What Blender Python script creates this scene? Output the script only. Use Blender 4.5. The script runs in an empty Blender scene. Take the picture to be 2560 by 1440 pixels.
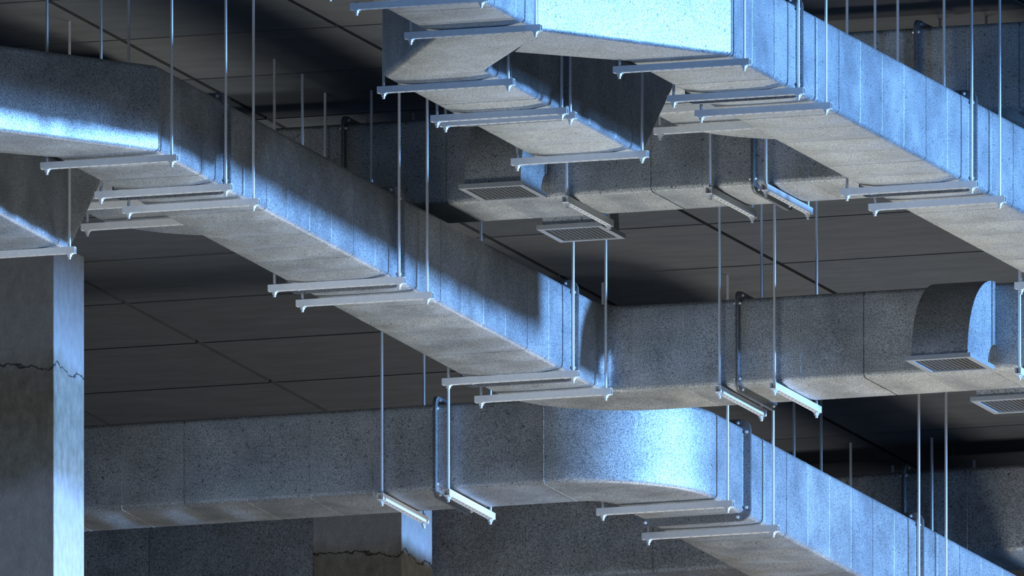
import bpy, bmesh, math
from mathutils import Vector, Matrix

# ------------------------------------------------------------------ camera, world, lights
SC = bpy.context.scene
COL = SC.collection
PI = math.pi
ZC = 8.0                                    # underside of the ceiling
ELEV, AZ, S = math.radians(10.44), math.radians(18.62), 400.0   # S: frame pixels per metre
RV = Vector((math.cos(AZ), math.sin(AZ), 0))
FH = Vector((-math.sin(AZ), math.cos(AZ), 0))
VD = FH * math.cos(ELEV) + Vector((0, 0, math.sin(ELEV)))
UP = Vector((0, 0, math.cos(ELEV))) - FH * math.sin(ELEV)
TGT = Vector((0, 0, ZC - 1.0))

cam_data = bpy.data.cameras.new('camera')
cam_data.type = 'ORTHO'
cam_data.ortho_scale = 2560 / S
cam_data.clip_end = 200
cam = bpy.data.objects.new('camera', cam_data)
COL.objects.link(cam)
m = Matrix((RV, UP, -VD)).transposed().to_4x4()
m.translation = TGT - VD * 22.0
cam.matrix_world = m
SC.camera = cam

SC.view_settings.view_transform = 'Standard'
SC.view_settings.look = 'None'
SC.view_settings.exposure = 0.0
SC.view_settings.gamma = 1.0
SC.view_settings.use_curve_mapping = False

world = bpy.data.worlds.new('world')
SC.world = world
world.use_nodes = True
bg = world.node_tree.nodes['Background']
bg.inputs[0].default_value = (0.96, 1.0, 0.99, 1)
bg.inputs[1].default_value = 0.06

def aim(o, target):
    d = Vector(target) - o.location
    o.rotation_euler = d.to_track_quat('-Z', 'Y').to_euler()

def lamp(name, kind, loc, target, energy, color, size=1.0, sy=None, spread=None, blend=0.5, angle=60):
    ld = bpy.data.lights.new(name, kind)
    ld.energy = energy
    ld.color = color
    if kind == 'AREA':
        ld.size = size
        if sy:
            ld.shape = 'RECTANGLE'; ld.size_y = sy
        if spread:
            ld.spread = math.radians(spread)
    else:
        ld.shadow_soft_size = size
    if kind == 'SPOT':
        ld.spot_size = math.radians(angle); ld.spot_blend = blend
    o = bpy.data.objects.new(name, ld)
    COL.objects.link(o)
    o.location = loc
    aim(o, target)
    return o

BLUE = (0.20, 0.46, 1.0)
sun = lamp('distant_blue_light', 'SUN', (24.0, 0.0, 6.0), (-1.0, 0.0, 6.95), 10.0, BLUE)
sun.data.angle = math.radians(2.2)
lamp('blue_floodlight', 'SPOT', (17.0, -11.0, 5.3), (3.0, -8.0, 6.9), 3000, BLUE, size=0.6, angle=95, blend=0.8)
lamp('blue_front_fill', 'AREA', (5.0, -18.0, 3.0), (1.5, -5.0, 7.6), 110, BLUE, size=3.0, sy=2.0)  # added blue fill, no fixture: tints the near ceiling and front faces
lamp('blue_column_fill', 'SPOT', (10.0, 2.9, 3.4), (-4.1, 3.0, 4.0), 13000, (0.60, 0.77, 1.0), size=0.2, angle=24, blend=0.8)  # added fill that brightens the left column's lower side
lamp('low_front_fill', 'AREA', (0.5, -8.5, 0.8), (0.5, 2.0, 7.0), 235, (0.96, 1.0, 0.98), size=4.0, sy=2.0)  # added neutral fill for strut fronts and front faces, not a fixture
lamp('low_middle_fill', 'AREA', (0.8, 0.5, 0.8), (1.2, -3.5, 6.5), 165, (0.95, 1.0, 0.99), size=2.5, sy=1.0)  # invented soft source, added to brighten the nearer duct undersides
lamp('low_far_fill', 'AREA', (1.2, 7.2, 0.8), (0.6, 7.2, 6.5), 250, (1.0, 0.98, 0.93), size=4.0, sy=2.0)  # added fill for the far undersides, far ceiling and second column
lamp('low_back_fill', 'AREA', (2.5, 15.5, 0.8), (2.5, 14.0, 8.0), 110, (1.0, 1.0, 1.0), size=4.0, sy=2.0)  # added fill behind the far high duct, lifts the black ceiling band

# ------------------------------------------------------------------ picture-to-place helpers (only used to survey positions)
def inv(px, py, z):
    """plan position (x, y) of a point seen at frame pixel (px, py) whose height is z"""
    u = (px - 1280) / S
    v = (720 - py) / S - (z - TGT.z) * math.cos(ELEV)
    a, b = RV.x, RV.y
    c, d = -FH.x * math.sin(ELEV), -FH.y * math.sin(ELEV)
    det = a * d - b * c
    return ((u * d - b * v) / det, (a * v - c * u) / det)

def y_at(px, x):
    """y for a given frame column and x"""
    return ((px - 1280) / S - RV.x * x) / RV.y

def x_at(px, y):
    return ((px - 1280) / S - RV.y * y) / RV.x

# ------------------------------------------------------------------ materials
def nodes(name):
    mt = bpy.data.materials.new(name)
    mt.use_nodes = True
    nt = mt.node_tree
    return mt, nt, nt.nodes, nt.links, nt.nodes['Principled BSDF']

def ramp(n, stops):
    r = n.new('ShaderNodeValToRGB')
    el = r.color_ramp.elements
    while len(el) < len(stops):
        el.new(0.5)
    for e, (p, c) in zip(el, stops):
        e.position = p
        e.color = (*c, 1) if len(c) == 3 else c
    return r

def noise(n, l, vec, scale, detail=6, rough=0.6):
    t = n.new('ShaderNodeTexNoise')
    t.inputs['Scale'].default_value = scale
    t.inputs['Detail'].default_value = detail
    t.inputs['Roughness'].default_value = rough
    l.new(vec, t.inputs['Vector'])
    return t

def mixc(n, l, kind, fac, a, b):
    mx = n.new('ShaderNodeMix')
    mx.data_type = 'RGBA'
    mx.blend_type = kind
    for val, idx in ((fac, 0), (a, 6), (b, 7)):
        if hasattr(val, 'is_linked') or hasattr(val, 'links'):
            l.new(val, mx.inputs[idx])
        else:
            mx.inputs[idx].default_value = val if idx == 0 else (*val, 1)
    return mx.outputs[2]

def math_node(n, l, op, a, b=None):
    mn = n.new('ShaderNodeMath')
    mn.operation = op
    for i, v in enumerate((a, b)):
        if v is None:
            continue
        if hasattr(v, 'links'):
            l.new(v, mn.inputs[i])
        else:
            mn.inputs[i].default_value = v
    return mn.outputs[0]

def galvanised(name, base=(0.49, 0.50, 0.495), metallic=0.68, rough=0.55, speck=0.6, bump=0.22, vary=0.22):
    mt, nt, n, l, p = nodes(name)
    geo = n.new('ShaderNodeNewGeometry')
    info = n.new('ShaderNodeObjectInfo')
    pos = geo.outputs['Position']
    cloud = noise(n, l, pos, 3.2, 8, 0.62)
    fine = noise(n, l, pos, 130, 3, 0.7)
    pit = noise(n, l, pos, 52, 2, 0.5)
    r1 = ramp(n, [(0.32, tuple(c * (1 - vary) for c in base)), (0.68, tuple(c * (1 + vary) for c in base))])
    l.new(cloud.outputs[0], r1.inputs[0])
    r2 = ramp(n, [(0.36, (1 - speck,) * 3), (0.60, (1.2,) * 3)])
    l.new(fine.outputs[0], r2.inputs[0])
    c = mixc(n, l, 'MULTIPLY', 1.0, r1.outputs[0], r2.outputs[0])
    r3 = ramp(n, [(0.30, (0.30,) * 3), (0.34, (1.0,) * 3)])
    l.new(pit.outputs[0], r3.inputs[0])
    c = mixc(n, l, 'MULTIPLY', 0.8, c, r3.outputs[0])
    r4 = ramp(n, [(0.0, (0.88, 0.89, 0.91)), (1.0, (1.06, 1.05, 1.03))])
    l.new(info.outputs['Random'], r4.inputs[0])
    c = mixc(n, l, 'MULTIPLY', 1.0, c, r4.outputs[0])
    l.new(c, p.inputs['Base Color'])
    p.inputs['Metallic'].default_value = metallic
    rr = n.new('ShaderNodeMapRange')
    rr.inputs[3].default_value = rough - 0.07
    rr.inputs[4].default_value = rough + 0.10
    l.new(cloud.outputs[0], rr.inputs[0])
    l.new(rr.outputs[0], p.inputs['Roughness'])
    bm_ = n.new('ShaderNodeBump')
    bm_.inputs['Strength'].default_value = bump
    bm_.inputs['Distance'].default_value = 0.01
    mp = n.new('ShaderNodeMapping')
    mp.inputs['Scale'].default_value = (2.0, 16.0, 6.0)
    l.new(pos, mp.inputs[0])
    streak = noise(n, l, mp.outputs[0], 2.6, 6, 0.65)
    add = math_node(n, l, 'ADD', math_node(n, l, 'ADD', math_node(n, l, 'MULTIPLY', streak.outputs[0], 1.3), math_node(n, l, 'MULTIPLY', cloud.outputs[0], 1.2)), math_node(n, l, 'MULTIPLY', fine.outputs[0], 0.45))
    l.new(add, bm_.inputs['Height'])
    l.new(bm_.outputs[0], p.inputs['Normal'])
    return mt

def painted(name, base, metallic=0.0, rough=0.5, scale=20, vary=0.08):
    mt, nt, n, l, p = nodes(name)
    geo = n.new('ShaderNodeNewGeometry')
    t = noise(n, l, geo.outputs['Position'], scale, 5, 0.6)
    r = ramp(n, [(0.3, tuple(c * (1 - vary) for c in base)), (0.7, tuple(c * (1 + vary) for c in base))])
    l.new(t.outputs[0], r.inputs[0])
    l.new(r.outputs[0], p.inputs['Base Color'])
    p.inputs['Metallic'].default_value = metallic
    p.inputs['Roughness'].default_value = rough
    return mt

M_DUCT = galvanised('galvanised_duct')
M_FLANGE = galvanised('galvanised_flange', base=(0.30, 0.31, 0.32), rough=0.45, speck=0.6)
M_STRUT = painted('zinc_strut', (0.86, 0.86, 0.85), 0.0, 0.42, 30, 0.05)
M_ROD = painted('zinc_rod', (0.80, 0.80, 0.80), 0.35, 0.35, 60, 0.06)
M_NUT = painted('zinc_nut', (0.85, 0.87, 0.88), 0.3, 0.3, 60, 0.05)
M_GRILLE = painted('grey_grille', (0.17, 0.175, 0.175), 0.2, 0.5, 40, 0.10)
M_PLATE = painted('grey_register_frame', (0.42, 0.43, 0.44), 0.3, 0.45, 40, 0.08)

def ceiling_material():
    mt, nt, n, l, p = nodes('dark_ceiling_board')
    geo = n.new('ShaderNodeNewGeometry')
    info = n.new('ShaderNodeObjectInfo')
    mp = n.new('ShaderNodeMapping')
    mp.inputs['Scale'].default_value = (1.0, 3.0, 1.0)
    l.new(geo.outputs['Position'], mp.inputs[0])
    t = noise(n, l, mp.outputs[0], 2.5, 8, 0.65)
    r = ramp(n, [(0.3, (0.095, 0.098, 0.099)), (0.7, (0.130, 0.132, 0.133))])
    l.new(t.outputs[0], r.inputs[0])
    r4 = ramp(n, [(0.0, (0.90, 0.92, 0.95)), (1.0, (1.08, 1.05, 1.02))])
    l.new(info.outputs['Random'], r4.inputs[0])
    c = mixc(n, l, 'MULTIPLY', 1.0, r.outputs[0], r4.outputs[0])
    l.new(c, p.inputs['Base Color'])
    p.inputs['Roughness'].default_value = 0.7
    p.inputs['Specular IOR Level'].default_value = 0.1
    b = n.new('ShaderNodeBump')
    b.inputs['Strength'].default_value = 0.15
    b.inputs['Distance'].default_value = 0.01
    l.new(t.outputs[0], b.inputs['Height'])
    l.new(b.outputs[0], p.inputs['Normal'])
    return mt
M_CEIL = ceiling_material()
M_DARK = painted('dark_slab', (0.02, 0.02, 0.02), 0, 0.8)

def concrete_material(name, crack=True):
    """cracked column: brown weathered band under a jagged crack, rough grey render further down"""
    mt, nt, n, l, p = nodes(name)
    tc = n.new('ShaderNodeTexCoord')
    obj = tc.outputs['Object']
    sep = n.new('ShaderNodeSeparateXYZ')
    l.new(obj, sep.inputs[0])
    mp = n.new('ShaderNodeMapping')
    mp.inputs['Scale'].default_value = (1, 1, 0.6)
    l.new(obj, mp.inputs[0])
    big = noise(n, l, mp.outputs[0], 2.6, 8, 0.62)
    med = noise(n, l, mp.outputs[0], 16, 8, 0.7)
    grit = noise(n, l, obj, 60, 5, 0.7)
    brown = ramp(n, [(0.30, (0.13, 0.118, 0.09)), (0.52, (0.20, 0.187, 0.15)), (0.72, (0.27, 0.257, 0.215))])
    l.new(med.outputs[0], brown.inputs[0])
    grey = ramp(n, [(0.30, (0.28, 0.285, 0.29)), (0.7, (0.40, 0.405, 0.41))])
    l.new(med.outputs[0], grey.inputs[0])
    wob = math_node(n, l, 'MULTIPLY', math_node(n, l, 'SUBTRACT', big.outputs[0], 0.5), 0.45)
    zz = math_node(n, l, 'ADD', sep.outputs[2], wob)
    band = n.new('ShaderNodeMapRange')            # 1 inside the brown band
    band.inputs[1].default_value = ZC - 1.62
    band.inputs[2].default_value = ZC - 1.42
    l.new(zz, band.inputs[0])
    c = mixc(n, l, 'MIX', band.outputs[0], grey.outputs[0], brown.outputs[0])
    top = n.new('ShaderNodeMapRange')
    top.inputs[1].default_value = ZC - 0.80
    top.inputs[2].default_value = ZC - 0.66
    l.new(zz, top.inputs[0])
    half = math_node(n, l, 'MULTIPLY', top.outputs[0], 0.7)
    c = mixc(n, l, 'MIX', half, c, grey.outputs[0])
    # the crack
    cn = noise(n, l, obj, 5.5, 8, 0.62)
    cz = math_node(n, l, 'ADD', sep.outputs[2], math_node(n, l, 'MULTIPLY', math_node(n, l, 'SUBTRACT', cn.outputs[0], 0.5), 0.22))
    dist = math_node(n, l, 'ABSOLUTE', math_node(n, l, 'SUBTRACT', cz, ZC - 0.775))
    cr = n.new('ShaderNodeMapRange')
    cr.inputs[1].default_value = 0.0015
    cr.inputs[2].default_value = 0.009
    l.new(dist, cr.inputs[0])
    dark = ramp(n, [(0.0, (0.10, 0.09, 0.07)), (1.0, (1, 1, 1))])
    l.new(cr.outputs[0], dark.inputs[0])
    c = mixc(n, l, 'MULTIPLY', 1.0, c, dark.outputs[0])
    l.new(c, p.inputs['Base Color'])
    p.inputs['Roughness'].default_value = 0.85
    b = n.new('ShaderNodeBump')
    b.inputs['Strength'].default_value = 0.45
    b.inputs['Distance'].default_value = 0.015
    hh = math_node(n, l, 'ADD', math_node(n, l, 'MULTIPLY', grit.outputs[0], 0.8), math_node(n, l, 'ADD', math_node(n, l, 'MULTIPLY', med.outputs[0], 0.8), cr.outputs[0]))
    l.new(hh, b.inputs['Height'])
    l.new(b.outputs[0], p.inputs['Normal'])
    return mt
M_COLUMN = concrete_material('weathered_concrete')
M_WALL = painted('wall_concrete', (0.12, 0.12, 0.12), 0, 0.9, 4, 0.2)
M_FLOOR = painted('floor_concrete', (0.20, 0.20, 0.20), 0, 0.7, 3, 0.2)

# ------------------------------------------------------------------ mesh helpers
def mesh_of(name, verts, faces, mat, smooth=None):
    me = bpy.data.meshes.new(name)
    me.from_pydata([tuple(v) for v in verts], [], faces)
    bm = bmesh.new(); bm.from_mesh(me)
    bmesh.ops.recalc_face_normals(bm, faces=bm.faces)
    bm.to_mesh(me); bm.free()
    me.materials.append(mat)
    if smooth:
        for pl in me.polygons:
            pl.use_smooth = True
        me.set_sharp_from_angle(angle=math.radians(smooth))
    return me

def link(name, me, parent=None, loc=(0, 0, 0), rotz=0.0):
    o = bpy.data.objects.new(name, me)
    COL.objects.link(o)
    o.location = loc
    o.rotation_euler = (0, 0, rotz)
    if parent:
        o.parent = parent
    return o

def thing(name, label, cat, loc=(0, 0, 0), group=None):
    o = bpy.data.objects.new(name, None)
    o.empty_display_size = 0.1
    COL.objects.link(o)
    o.location = loc
    o['label'] = label
    o['category'] = cat
    if group:
        o['group'] = group
    return o

def box_data(boxes):
    V, F = [], []
    for (x0, y0, z0, x1, y1, z1) in boxes:
        b = len(V)
        V += [(x0, y0, z0), (x1, y0, z0), (x1, y1, z0), (x0, y1, z0), (x0, y0, z1), (x1, y0, z1), (x1, y1, z1), (x0, y1, z1)]
        F += [[b + i for i in f] for f in ((0, 3, 2, 1), (4, 5, 6, 7), (0, 1, 5, 4), (1, 2, 6, 5), (2, 3, 7, 6), (3, 0, 4, 7))]
    return V, F

def cyl_data(r, z0, z1, n=12, axis='z', V=None, F=None, c=(0, 0)):
    V = [] if V is None else V
    F = [] if F is None else F
    b = len(V)
    for z in (z0, z1):
        for i in range(n):
            a = 2 * PI * i / n
            u, w = c[0] + r * math.cos(a), c[1] + r * math.sin(a)
            V.append((u, w, z) if axis == 'z' else (u, z, w))
    for i in range(n):
        j = (i + 1) % n
        F.append([b + i, b + j, b + n + j, b + n + i])
    F.append([b + i for i in range(n)])
    F.append([b + n + i for i in range(n)])
    return V, F

# ------------------------------------------------------------------ duct geometry
W, H, RC = 0.68, 0.55, 0.032          # duct width, height, corner radius
TR = 0.17                             # throat radius of the elbows
ROD = 0.8225                          # spacing of the two rods of a hanger
ZL = ZC - 1.4565                      # centre of the lower struts
ZU = ZC - 0.773                       # centre of the upper struts
ST = 0.041                            # strut section
BL = ZL + ST / 2 + 0.0165                      # underside of the lower ducts
BU = ZU + ST / 2 + 0.0165                      # underside of the upper ducts

def section(w=W, h=H, r=RC, off=0.0, flat=6):
    """(u, z, tag) around a rounded rectangle standing on z = 0; tag 1 on the underside, 2 on the sides"""
    w, h = w + 2 * off, h + 2 * off
    r = r + off if off > 0 else r
    pts = []
    cs = ((w / 2 - r, r - off, -PI / 2), (w / 2 - r, h - off - r, 0), (-w / 2 + r, h - off - r, PI / 2), (-w / 2 + r, r - off, PI))
    k = 5
    for q, (cu, cz, a0) in enumerate(cs):
        for i in range(k + 1):
            a = a0 + (PI / 2) * i / k
            pts.append((cu + r * math.cos(a), cz + r * math.sin(a), 0))
        nu, nz, _ = cs[(q + 1) % 4]
        a1 = a0 + PI / 2
        p0 = (cu + r * math.cos(a1), cz + r * math.sin(a1))
        p1 = (nu + r * math.cos(a1), nz + r * math.sin(a1))
        for i in range(1, flat):
            t = i / flat
            pts.append((p0[0] * (1 - t) + p1[0] * t, p0[1] * (1 - t) + p1[1] * t, (2, 3, 4, 1)[q]))
    return pts

def loft(rings, caps=True):
    n = len(rings[0])
    V = [p for r in rings for p in r]
    F = []
    for i in range(len(rings) - 1):
        for j in range(n):
            k = (j + 1) % n
            F.append([i * n + j, i * n + k, (i + 1) * n + k, (i + 1) * n + j])
    if caps:
        F.append(list(range(n)))
        F.append([(len(rings) - 1) * n + j for j in range(n)])
    return V, F

SEC = section()
_cache = {}
def panel_mesh(length, joint):
    """one sheet-metal duct panel running along +y: slight belly on the underside, bead at its far seam,
    an open slip joint instead of a tight seam when joint is set"""
    key = (round(length, 3), joint)
    if key in _cache:
        return _cache[key]
    ts = [(0.0, 0.0)]
    ns = 10
    for i in range(1, ns):
        ts.append(((length - 0.016) * i / ns, 0.0))
    e = length
    if joint:
        ts += [(e - 0.009, 0.0), (e - 0.0085, -0.008), (e, -0.008)]
    else:
        ts += [(e - 0.012, 0.0), (e - 0.010, 0.0013), (e - 0.006, 0.0013), (e - 0.004, 0.0), (e, 0.0)]
    rings = []
    for t, o in ts:
        ring = []
        s = math.sin(PI * min(max(t / length, 0), 1)) ** 2 if 0 < t < length else 0
        for (u, z, tag) in SEC:
            cu, cz = u, z - H / 2
            # push outwards by the bead offset
            du = o if u > W / 2 - RC * 0.99 else (-o if u < -W / 2 + RC * 0.99 else 0)
            dz = o if z > H - RC * 0.99 else (-o if z < RC * 0.99 else 0)
            if tag == 1:
                dz -= 0.016 * s * (1 - (2 * u / W) ** 4)
            elif tag == 2:
                du += 0.002 * s * (1 - (2 * cz / H) ** 4)
            elif tag == 4:
                du -= 0.002 * s * (1 - (2 * cz / H) ** 4)
            ring.append((u + du, t, z + dz))
        rings.append(ring)
    V, F = loft(rings)
    _cache[key] = mesh_of('duct_panel', V, F, M_DUCT, 28)
    return _cache[key]

def straight(parent, p0, p1, n, z):
    """n duct panels between two plan points on the duct's centre line"""
    d = Vector((p1[0] - p0[0], p1[1] - p0[1], 0))
    L = d.length
    rz = math.atan2(d.y, d.x) - PI / 2
    for i in range(n):
        me = panel_mesh(L / n, (i + 3) % 4 == 0)
        q = Vector((p0[0], p0[1], z)) + d * (i / n)
        link('duct_panel', me, parent, q, rz)

def elbow(parent, c, a0, a1, z, steps=28):
    """swept elbow; centre c in plan, from angle a0 to a1, throat TR"""
    rings = []
    rm = TR + W / 2
    for i in range(steps + 1):
        a = a0 + (a1 - a0) * i / steps
        ca, sa = math.cos(a), math.sin(a)
        rings.append([(c[0] + (rm + u) * ca, c[1] + (rm + u) * sa, z + w) for (u, w, t) in SEC])
    V, F = loft(rings)
    link('elbow', mesh_of('elbow', V, F, M_DUCT, 28), parent)

def prism(parent, name, poly, z0, z1, outer, bev=RC):
    """plan polygon with upright sides and rolled long edges"""
    n = len(poly)
    V = [(x, y, z0) for x, y in poly] + [(x, y, z1) for x, y in poly]
    F = [list(range(n))[::-1], [n + i for i in range(n)]]
    for i in range(n):
        j = (i + 1) % n
        F.append([i, j, n + j, n + i])
    me = bpy.data.meshes.new(name)
    me.from_pydata(V, [], F)
    bm = bmesh.new(); bm.from_mesh(me)
    bmesh.ops.recalc_face_normals(bm, faces=bm.faces)
    bm.verts.ensure_lookup_table()
    want = {frozenset((i + k, (i + 1) % n + k)) for i in outer for k in (0, n)}
    ed = [e for e in bm.edges if frozenset((e.verts[0].index, e.verts[1].index)) in want]
    bmesh.ops.bevel(bm, geom=ed, offset=bev, segments=5, profile=0.5, affect='EDGES')
    bm.to_mesh(me); bm.free()
    me.materials.append(M_DUCT)
    for pl in me.polygons:
        pl.use_smooth = True
    me.set_sharp_from_angle(angle=math.radians(24))
    return link(name, me, parent)

# bolted flange frames ------------------------------------------------
def flange_mesh():
    outer = section(off=0.048, r=0.02, flat=1)
    inner = section(off=0.0, flat=1)
    V, F = [], []
    for base in (-0.0105, 0.0015):
        b = len(V)
        n = len(outer)
        for t in (base, base + 0.009):
            V += [(u, t, z) for (u, z, _) in outer]
            V += [(u, t, z) for (u, z, _) in inner]
        for j in range(n):
            k = (j + 1) % n
            F.append([b + j, b + k, b + n + k, b + n + j])
            F.append([b + 2 * n + j, b + 2 * n + k, b + 3 * n + k, b + 3 * n + j])
            F.append([b + j, b + k, b + 2 * n + k, b + 2 * n + j])
            F.append([b + n + j, b + n + k, b + 3 * n + k, b + 3 * n + j])
    return mesh_of('flange', V, F, M_FLANGE, 30)
ME_FLANGE = flange_mesh()
def bolt_mesh():
    V, F = cyl_data(0.0105, -0.019, -0.0105, 6, 'y')
    cyl_data(0.0105, 0.0105, 0.019, 6, 'y', V, F)
    cyl_data(0.006, -0.024, 0.024, 8, 'y', V, F)
    return mesh_of('bolt', V, F, M_NUT)
ME_BOLT = bolt_mesh()

def flange(parent, x, y, z, rotz):
    f = link('flange', ME_FLANGE, parent, (x, y, z), rotz)
    o = 0.024
    for su in (-1, 1):
        for (u, w) in ((W / 2 + o, 0.035), (W / 2 - 0.035, -o), (W / 2 + o, H - 0.035), (W / 2 - 0.035, H + o)):
            link('bolt', ME_BOLT, f, (su * u, 0, w))
    return f

# supply registers: curved boots that leave a duct's side and turn down ---------------------------
def boot_meshes():
    w, ri, ro = 0.37, 0.15, 0.55
    def arc(r, n=18, a1=PI / 2):
        return [(-r * math.sin(a1 - a1 * i / n), r * math.cos(a1 - a1 * i / n)) for i in range(n + 1)]   # (y, z): from outlet to face
    prof = arc(ro) + [(0.03, ro), (0.03, ri)] + arc(ri)[::-1]
    n = len(prof)
    V = [(-w / 2, y, z) for y, z in prof] + [(w / 2, y, z) for y, z in prof]
    F = []
    k = 19
    for i in range(n):
        j = (i + 1) % n
        F.append([i, j, n + j, n + i])
    for s in (0, n):                      # side cheeks as quads between the two arcs
        for i in range(k - 1):
            F.append([s + i, s + i + 1, s + n - 2 - i, s + n - 1 - i])
        F.append([s + k - 1, s + k, s + k + 1, s + k + 2])
    body = mesh_of('register_boot', V, F, M_DUCT, 30)
    y0, y1 = -0.585, -0.115
    hw = w / 2 + 0.03
    b = 0.038
    V, F = box_data([(-hw, y0, -0.028, hw, y0 + b, 0), (-hw, y1 - b, -0.028, hw, y1, 0), (-hw, y0 + b, -0.028, -hw + b, y1 - b, 0), (hw - b, y0 + b, -0.028, hw, y1 - b, 0)])
    frame = mesh_of('register_frame', V, F, M_PLATE)
    boxes = [(-hw + b, y0 + b, -0.006, hw - b, y1 - b, -0.002)]
    ns = 22
    for i in range(ns):
        yy = y0 + b + (y1 - y0 - 2 * b) * (i + 0.5) / ns
        boxes.append((-hw + b, yy - 0.004, -0.018, hw - b, yy + 0.004, -0.006))
    ns = 12
    for i in range(1, ns):
        xx = -hw + b + (2 * hw - 2 * b) * i / ns
        boxes.append((xx - 0.003, y0 + b, -0.022, xx + 0.003, y1 - b, -0.018))
    V, F = box_data(boxes)
    return body, frame, mesh_of('grille', V, F, M_GRILLE)
ME_BOOT, ME_RFRAME, ME_GRILLE = boot_meshes()

def register(parent, x, yface, z, back=False):
    b = link('register_boot', ME_BOOT, parent, (x, yface, z), PI if back else 0)
    link('register_frame', ME_RFRAME, b)
    g = link('grille', ME_GRILLE, b)
    return b

# ------------------------------------------------------------------ hangers
def strut_mesh():
    L, s, t = ROD + 0.076, ST / 2, 0.003
    bx = [(-L / 2, -s, s - t, L / 2, s, s), (-L / 2, -s, -s, L / 2, -s + t, s - t), (-L / 2, s - t, -s, L / 2, s, s - t),
          (-L / 2, -s + t, -s, L / 2, -0.007, -s + t), (-L / 2, 0.007, -s, L / 2, s - t, -s + t)]
    pitch, hole = 0.066, 0.022
    n = int(L / pitch)
    x = -L / 2
    k = -n // 2
    edges = []
    for i in range(n):
        c = (i - (n - 1) / 2) * pitch
        edges.append((c - hole / 2, c + hole / 2))
    for a, b in edges:
        bx.append((x, -0.007, -s, a, 0.007, -s + t))
        x = b
    bx.append((x, -0.007, -s, L / 2, 0.007, -s + t))
    V, F = box_data(bx)
    return mesh_of('strut', V, F, M_STRUT)
ME_STRUT = strut_mesh()
def washer_mesh():
    V, F = box_data([(-0.019, -0.0185, -0.006, 0.019, 0.0185, 0)])
    return mesh_of('washer', V, F, M_NUT)
ME_WASHER = washer_mesh()
def nut_mesh():
    V, F = cyl_data(0.0155, -0.014, 0, 6)
    return mesh_of('nut', V, F, M_NUT)
ME_NUT = nut_mesh()
def rod_mesh(length):
    V, F = cyl_data(0.009, -ST / 2 - 0.036, length, 14)
    return mesh_of('rod', V, F, M_ROD, 40)
ROD_MESH = {ZL: rod_mesh(ZC - ZL), ZU: rod_mesh(ZC - ZU)}

def hanger(cx, cy, zc, rotz, label, group):
    """trapeze hanger: slotted strut, two rods to the ceiling, washers and nuts"""
    t = thing('trapeze_hanger', label, 'hanger', (cx, cy, zc), group)
    t.rotation_euler = (0, 0, rotz)
    link('strut', ME_STRUT, t)
    for s in (-1, 1):
        r = link('rod', ROD_MESH[zc], t, (s * ROD / 2, 0, 0))
        link('washer', ME_WASHER, r, (0, 0, -ST / 2))
        link('nut', ME_NUT, r, (0, 0, -ST / 2 - 0.006))
    return t

# ================================================================== survey of the place
OFF = (4.45, -2.0)                              # right-hand assembly repeats the left-hand one at this offset
xr, yr = inv(998, 701.5, ZL)                    # right rod of a hanger on the long lower duct
XM = xr - ROD / 2                               # its centre line
XMR = XM + W / 2
def my(px):                                     # y of a right rod of that duct seen in column px
    return y_at(px, xr)
_, y2 = inv(1799, 976, ZL)
_, y2b = inv(1936.5, 964, ZL)
Y2 = (y2 + y2b) / 2 + ROD / 2                   # centre line of the lower cross duct
Y2F = Y2 - W / 2
xe, _ = inv(218.8, 568, ZU)
XE = xe + ROD / 2                               # centre line of the upper branch
_, y1a = inv(813, 235, ZC); _, y1b = inv(1417, 499, ZU); _, y1c = inv(1915, 468, ZU)
Y1 = (y1a + y1b + y1c) / 3 + ROD / 2            # upper cross duct
Y1F = Y1 - W / 2
_, y3 = inv(1121, 1232, ZL); _, y3b = inv(955, 1243.5, ZL)
Y3 = (y3 + y3b) / 2 + ROD / 2                   # far lower cross duct
Y3F = Y3 - W / 2
xl, _ = inv(1819, 1261, ZL); xlb, _ = inv(1933, 1321, ZL)
XLR = (xl + xlb) / 2
XL = XLR - ROD / 2                              # far lower duct running away
_, y4 = inv(2127, 1107, ZC)
Y4 = y4 + ROD / 2                               # far upper cross duct
Y4F = Y4 - W / 2
xp, yp = inv(1339, 70.5, ZL)                    # trunk of the right-hand fork: right rod of its last hanger
XP = xp - ROD / 2 - OFF[0]                      # trunk centre line (left-hand fork)
xq, yq = inv(1605, 385, ZL)
XQ = XE                                         # lower part of the branch, before it climbs

# ------------------------------------------------------------------ ceiling, columns, shell
PITCH = 1.437
gx, _ = inv(1540, 765, ZC)
_, gy = inv(0, 668, ZC)
ceil = thing('ceiling', 'dark boarded ceiling above the ducts', 'ceiling')
del ceil['category']; del ceil['label']
ceil['kind'] = 'structure'
def proj(x, y, z):
    d = Vector((x, y, z)) - TGT
    return 1280 + S * d.dot(RV), 720 - S * d.dot(UP)
GAP = 0.034
V, F = box_data([(-PITCH / 2 + GAP / 2, -PITCH / 2 + GAP / 2, 0, PITCH / 2 - GAP / 2, PITCH / 2 - GAP / 2, 0.035)])
ME_PANEL = mesh_of('ceiling_panel', V, F, M_CEIL)
X0, X1, Y0, Y1_ = -16, 20, -16, 20
rest = []
for i in range(-20, 20):
    for j in range(-20, 20):
        cx, cy = gx + (i + 0.5) * PITCH, gy + (j + 0.5) * PITCH
        if not (X0 < cx < X1 and Y0 < cy < Y1_):
            continue
        pts = [proj(cx + a * PITCH, cy + b * PITCH, ZC) for a in (-.8, .8) for b in (-.8, .8)]
        if max(p[0] for p in pts) > 0 and min(p[0] for p in pts) < 2560 and max(p[1] for p in pts) > 0 and min(p[1] for p in pts) < 1250:
            link('ceiling_panel', ME_PANEL, ceil, (cx, cy, ZC))
        else:
            h = PITCH / 2 - GAP / 2
            rest.append((cx - h, cy - h, ZC, cx + h, cy + h, ZC + 0.035))
V, F = box_data(rest)
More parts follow.
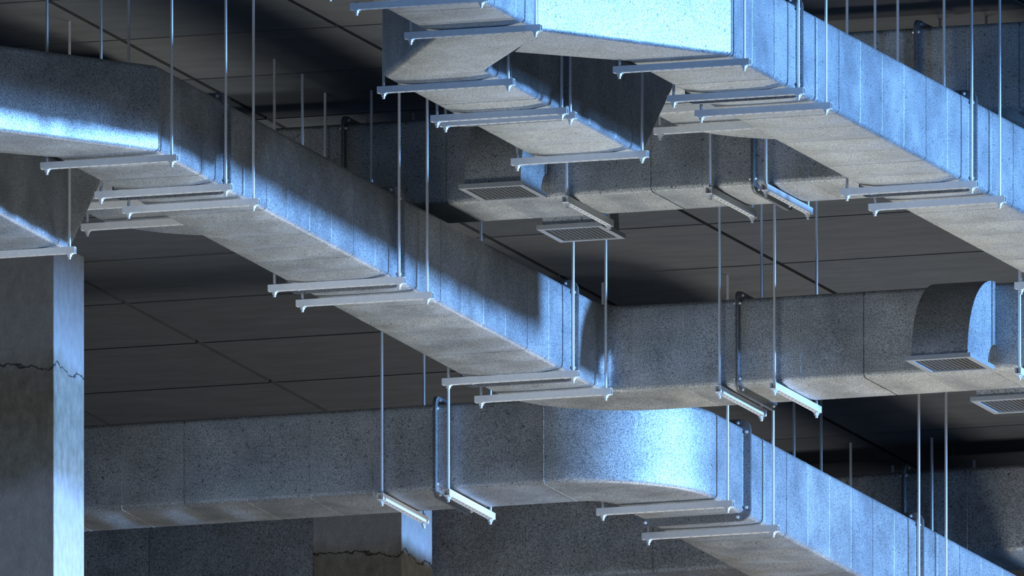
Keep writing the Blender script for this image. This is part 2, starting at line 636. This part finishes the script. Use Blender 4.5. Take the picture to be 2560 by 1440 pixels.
o = link('panel_field', mesh_of('panel_field', V, F, M_CEIL), ceil)
o['kind'] = 'stuff'
V, F = box_data([(X0 - 1, Y0 - 1, ZC + 0.035, X1 + 1, Y1_ + 1, ZC + 0.2)])
link('slab', mesh_of('slab', V, F, M_DARK), ceil)

def struct(name, boxes, mat):
    V, F = box_data(boxes)
    o = link(name, mesh_of(name, V, F, mat))
    o['kind'] = 'structure'
    return o
struct('floor', [(X0, Y0, -0.1, X1 + 10, Y1_, 0)], M_FLOOR)
struct('wall_back', [(X0, Y1_, 0, X1, Y1_ + 0.2, ZC)], M_WALL)
struct('wall_left', [(X0 - 0.2, Y0, 0, X0, Y1_, ZC)], M_WALL)

struct('wall_right', [(X1, Y0, 6.68, X1 + 0.25, Y1_, ZC)], M_WALL)      # lintel over the open right side

CW = 0.59
def column(x, y, label):
    V, F = box_data([(-CW, 0, 0, 0, CW, ZC)])
    me = mesh_of('concrete_column', V, F, M_COLUMN)
    bm = bmesh.new(); bm.from_mesh(me)
    bmesh.ops.bevel(bm, geom=[e for e in bm.edges if abs(e.verts[0].co.z - e.verts[1].co.z) > 1], offset=0.004, segments=1, affect='EDGES')
    bm.to_mesh(me); bm.free()
    o = link('concrete_column', me, None, (x, y, 0))
    o['label'] = label
    o['category'] = 'column'
    o['group'] = 'weathered concrete columns'
    return o
YC1 = 2.7
XC1 = x_at(135, YC1)
column(XC1, YC1, 'tall weathered concrete column at the left edge, one side lit blue')
YC2 = YC1 + 6.81
column(x_at(1005, YC2), YC2, 'brown cracked concrete column behind the far low duct, mostly hidden')

# ================================================================== ducts and hangers
def assembly(ox, oy, side):
    """forked trunk, lower run with elbow and cross duct, climbing branch with elbow and upper cross duct"""
    left = side == 'left'
    T = lambda x, y: (x + ox, y + oy)
    # --- y stations (left-hand assembly)
    y_fl = [y_at(558 + 435 * k, XMR) for k in range(3)]                 # flanges of the long run
    y_end = Y2F - TR
    yM0 = y_at(1828 - 1431, XMR)                                        # start of the long run (right corner of the fork)
    xpr, ypr = XP + W / 2, y_at(1345 - 1431, XP + W / 2)                # right end of trunk
    XPL = XP - W / 2
    ycro = inv(1285 - 1431, 132 + 240.5, BL)
    xcl = (XM - W / 2, yM0 + 0.02)
    yq0 = y_at(957 - 1431, XQ - W / 2)                                  # left corner where the branch starts
    # ---- fork
    nm = 'left-hand' if left else 'right-hand'
    f = thing('duct_fork', ('grey metal duct fork at the left edge with a low blue streak' if left else
              'bright metal duct fork at the top centre, two legs splitting from a trunk'), 'duct', (XP + ox, ypr + oy, BL), 'duct forks')
    fx, fy = f.location.x, f.location.y
    loc = lambda x, y: (x + ox - fx, y + oy - fy)
    t0 = ypr - 4 * 0.425
    straight(f, loc(XP, t0), loc(XP, ypr), 4, 0)
    xcr, ycr = ycro
    prism(f, 'fork_leg', [loc(xpr, ypr + .002), loc(XMR, yM0 - 0.008), loc(XM - W / 2, yM0 - 0.008), loc(xcr, ycr)], 0, H, (0, 2))
    prism(f, 'fork_leg', [loc(XPL, ypr + .002), loc(xpr, ypr + .002), loc(xcr, ycr), loc(XQ + W / 2, yq0), loc(XQ - W / 2, yq0)], 0, H, (2, 4))
    # ---- lower run
    r = thing('duct_run', ('long grey duct running from the left fork, turning right at its far end' if left else
              'brightly blue lit long duct running from the top centre to the right edge'), 'duct', (XM + ox, yM0 + oy, BL), 'lower duct runs')
    rx, ry = r.location.x, r.location.y
    loc2 = lambda x, y: (x + ox - rx, y + oy - ry)
    pr = [yM0] + y_fl
    straight(r, loc2(XM, yM0), loc2(XM, y_fl[0]), 3, 0)
    straight(r, loc2(XM, y_fl[0]), loc2(XM, y_fl[1]), 8, 0)
    straight(r, loc2(XM, y_fl[1]), loc2(XM, y_fl[2]), 8, 0)
    straight(r, loc2(XM, y_fl[2]), loc2(XM, y_end), 1, 0)
    for y in y_fl:
        if left or y < y_fl[2]:
            flange(r, *loc2(XM, y), 0, 0)
    if not left:
        flange(r, *loc2(XM, y_fl[2]), 0, 0)
    ec = loc2(XMR + TR, y_end)
    elbow(r, ec, PI, PI / 2, 0)
    xs = XMR + TR
    x2f = x_at(1847, Y2F)
    straight(r, loc2(xs, Y2), loc2(x2f, Y2), 2, 0)
    xend = x2f + 8 * 0.415
    straight(r, loc2(x2f, Y2), loc2(xend, Y2), 8, 0)
    flange(r, *loc2(x2f, Y2), 0, -PI / 2)
    if left:
        xb = x_at(2489, Y2F) - 0.185
        register(r, *loc2(xb, Y2F), 0.004)
        register(r, *loc2(xb - 0.035, Y2 + W / 2), -0.012, True)
    # ---- climbing branch
    b = thing('duct_branch', ('dark duct climbing from the left fork to the high crossing duct with two registers' if left else
              'duct below the bright fork climbing to the high duct at the upper right'), 'duct', (XQ + ox, yq0 + oy, BL), 'climbing duct branches')
    bx, by = b.location.x, b.location.y
    loc3 = lambda x, y: (x + ox - bx, y + oy - by)
    yup = y_at(1606 - 1431, XQ + W / 2)
    rise, run = BU - BL, 0.785
    straight(b, loc3(XQ, yq0), loc3(XQ, yup), 6, 0)
    flange(b, *loc3(XQ, y_at(1410 - 1431, XQ + W / 2)), 0, 0)
    x3, y3_ = loc3(XQ, yup)
    rings = [[(x3 + u, y3_ + t * run, w + t * rise) for (u, w, g) in SEC] for t in (0, 0.25, 0.5, 0.75, 1)]
    V, F = loft(rings)
    link('offset_piece', mesh_of('offset_piece', V, F, M_DUCT, 28), b)
    ye = Y1F - TR
    straight(b, loc3(XE, yup + run), loc3(XE, ye), 3, rise)
    xer = XE + W / 2
    elbow(b, loc3(xer + TR, ye), PI, PI / 2, rise)
    xa = x_at(862, Y1F)
    straight(b, loc3(xer + TR, Y1), loc3(xa, Y1), 1, rise)
    xb_ = x_at(1886, Y1F)
    n = 8
    straight(b, loc3(xa, Y1), loc3(xb_, Y1), n, rise)
    flange(b, *loc3(xa, Y1), rise, -PI / 2)
    if left:
        flange(b, *loc3(xb_, Y1), rise, -PI / 2)
        straight(b, loc3(xb_, Y1), loc3(x_at(2440, Y1F), Y1), 4, rise)
        xg = x_at(1372, Y1F) - 0.185
        register(b, *loc3(xg, Y1F), rise + 0.004)
        register(b, *loc3(xg + 0.05, Y1 + W / 2), rise - 0.018, True)
    return y_fl

assembly(0, 0, 'left')
assembly(OFF[0], OFF[1], 'right')

# far lower duct that turns away
t = thing('duct_run', 'far low duct turning away at a broad blue shining elbow', 'duct', (XL, Y3, BL), 'lower duct runs')
lx, ly = XL, Y3
x3f = x_at(1091, Y3F)
xt = XL - W / 2 - TR
straight(t, (x3f - 14 * 0.4145 - lx, 0), (x3f - lx, 0), 14, 0)
straight(t, (x3f - lx, 0), (xt - lx, 0), 1, 0)
flange(t, x3f - lx, 0, 0, -PI / 2)
elbow(t, (xt - lx, W / 2 + TR), -PI / 2, 0, 0)
yl0 = Y3 + W / 2 + TR
yf1, yf2 = y_at(1859, XL + W / 2), y_at(2291, XL + W / 2)
straight(t, (0, yl0 - ly), (0, yf1 - ly), 1, 0)
straight(t, (0, yf1 - ly), (0, yf2 - ly), 8, 0)
straight(t, (0, yf2 - ly), (0, yf2 + 3.4 - ly), 8, 0)
flange(t, 0, yf1 - ly, 0, 0)
flange(t, 0, yf2 - ly, 0, 0)

# far upper cross duct
x4f = x_at(2263, Y4F)
t = thing('duct_run', 'dark far duct high under the ceiling across the bottom edge', 'duct', (x4f, Y4, BU), 'upper duct runs')
straight(t, (-18 * 0.415, 0), (0, 0), 18, 0)
straight(t, (0, 0), (5 * 0.415, 0), 5, 0)
flange(t, 0, 0, 0, -PI / 2)

# hangers -------------------------------------------------------------
def along(x_c, px_list, z, off, labels, group):
    """hangers whose strut lies across a duct running away; px of the right rod"""
    for px, lb in zip(px_list, labels):
        y = y_at(px, x_c + ROD / 2)
        hanger(x_c + off[0], y + off[1], z, 0, lb, group)

MPX = [429.3, 564.5, 633.5, 998, 1068, 1433, 1514.5]
along(XM, MPX, ZL, (0, 0), [
    'trapeze hanger under the grey left duct, nearest to the fork',
    'trapeze hanger under the grey left duct, second from the fork',
    'trapeze hanger under the grey left duct, third from the fork',
    'trapeze hanger under the grey left duct, fourth from the fork',
    'trapeze hanger under the grey left duct, fifth from the fork',
    'trapeze hanger under the grey left duct, second to last before its elbow',
    'trapeze hanger under the grey left duct, last one at its elbow'], 'hangers of the left lower duct')
along(XM, MPX[:6], ZL, OFF, [
    'trapeze hanger under the bright blue right duct, nearest to the fork',
    'trapeze hanger under the bright blue right duct, second from the fork',
    'trapeze hanger under the bright blue right duct, third from the fork',
    'trapeze hanger under the bright blue right duct, fourth from the fork',
    'trapeze hanger under the bright blue right duct, fifth from the fork',
    'trapeze hanger end at the right edge above the register duct'], 'hangers of the right lower duct')
along(XP, [1338.5 - 1431, 1203 - 1431, 1137 - 1431], ZL, OFF, [
    'trapeze hanger under the trunk right before the bright fork',
    'trapeze hanger under the trunk at the top edge, second before the fork',
    'trapeze hanger cut by the top edge, only one nut showing'], 'hangers of the right trunk')
QPX = [1270.4 - 1431, 1404 - 1431, 1425.5 - 1431, 1605 - 1431]
along(XQ, QPX, ZL, OFF, [
    'trapeze hanger directly below the bright fork at the start of the branch',
    'upper one of two close trapeze hangers on the branch below the bright fork',
    'lower one of two close trapeze hangers on the branch below the bright fork',
    'trapeze hanger at the end of the branch below the bright fork, before it climbs'], 'hangers of the right branch')
along(XQ, QPX[3:], ZL, (0, 0), ['trapeze hanger at the left edge above the concrete column'], 'hangers of the left branch')
EPX = [218.8 + 310 - 85, 218.8 + 311.8]
along(XE, EPX, ZU, (0, 0), [
    'half hidden trapeze hanger behind the left duct, upper of two on the high elbow',
    'half hidden trapeze hanger behind the left duct, lower of two on the high elbow'], 'hangers of the left high elbow')
along(XE, EPX, ZU, OFF, [
    'half hidden trapeze hanger behind the bright duct, upper of two on the high elbow',
    'half hidden trapeze hanger behind the bright duct, lower of two on the high elbow'], 'hangers of the right high elbow')
along(XL, [1819, 1932.9, 2297, 2365], ZL, (0, 0), [
    'trapeze hanger at the broad shining elbow of the far low duct',
    'trapeze hanger after the flange of the far blue duct going away',
    'long rods of a trapeze hanger at the lower right, left one of the pair',
    'long rods of a trapeze hanger at the lower right, right one of the pair'], 'hangers of the far lower duct')

def across(y_front, px_list, z, off, labels, group):
    """hangers whose strut points away, under a duct crossing the view; px of the front rod"""
    for px, lb in zip(px_list, labels):
        x = x_at(px, y_front)
        hanger(x + off[0], y_front + ROD / 2 + off[1], z, PI / 2, lb, group)
across(Y2 - ROD / 2, [1799, 1936.5, 2549], ZL, (0, 0), [
    'trapeze hanger under the dark crossing duct, left of its flange',
    'blue lit trapeze hanger under the dark crossing duct, right of its flange',
    'trapeze hanger cut by the right edge beside the supply register'], 'hangers of the lower crossing duct')
across(Y1 - ROD / 2, [813, 928.75, 1417, 1776, 1915], ZU, (0, 0), [
    'thin hanger rods against the dark high duct left of centre, left one',
    'thin hanger rods against the dark high duct left of centre, right one',
    'trapeze hanger on the high navy duct beside the two square registers',
    'trapeze hanger on the high navy duct, left of its flange',
    'blue lit trapeze hanger on the high navy duct, right of its flange'], 'hangers of the left high duct')
across(Y1 - ROD / 2, [813, 928.75], ZU, OFF, [
    'hanger rods on the dark blue high duct at the upper right, left one',
    'hanger rods on the dark blue high duct at the upper right, right one'], 'hangers of the right high duct')
across(Y3 - ROD / 2, [955, 1121], ZL, (0, 0), [
    'trapeze hanger on the far low duct in front of the cracked column',
    'blue lit trapeze hanger on the far low duct beside its flange'], 'hangers of the far crossing duct')
across(Y4 - ROD / 2, [2127, 2330], ZU, (0, 0), [
    'short hanger rods on the far high duct at the lower right, left one',
    'short hanger rods on the far high duct at the lower right, right one'], 'hangers of the far high duct')
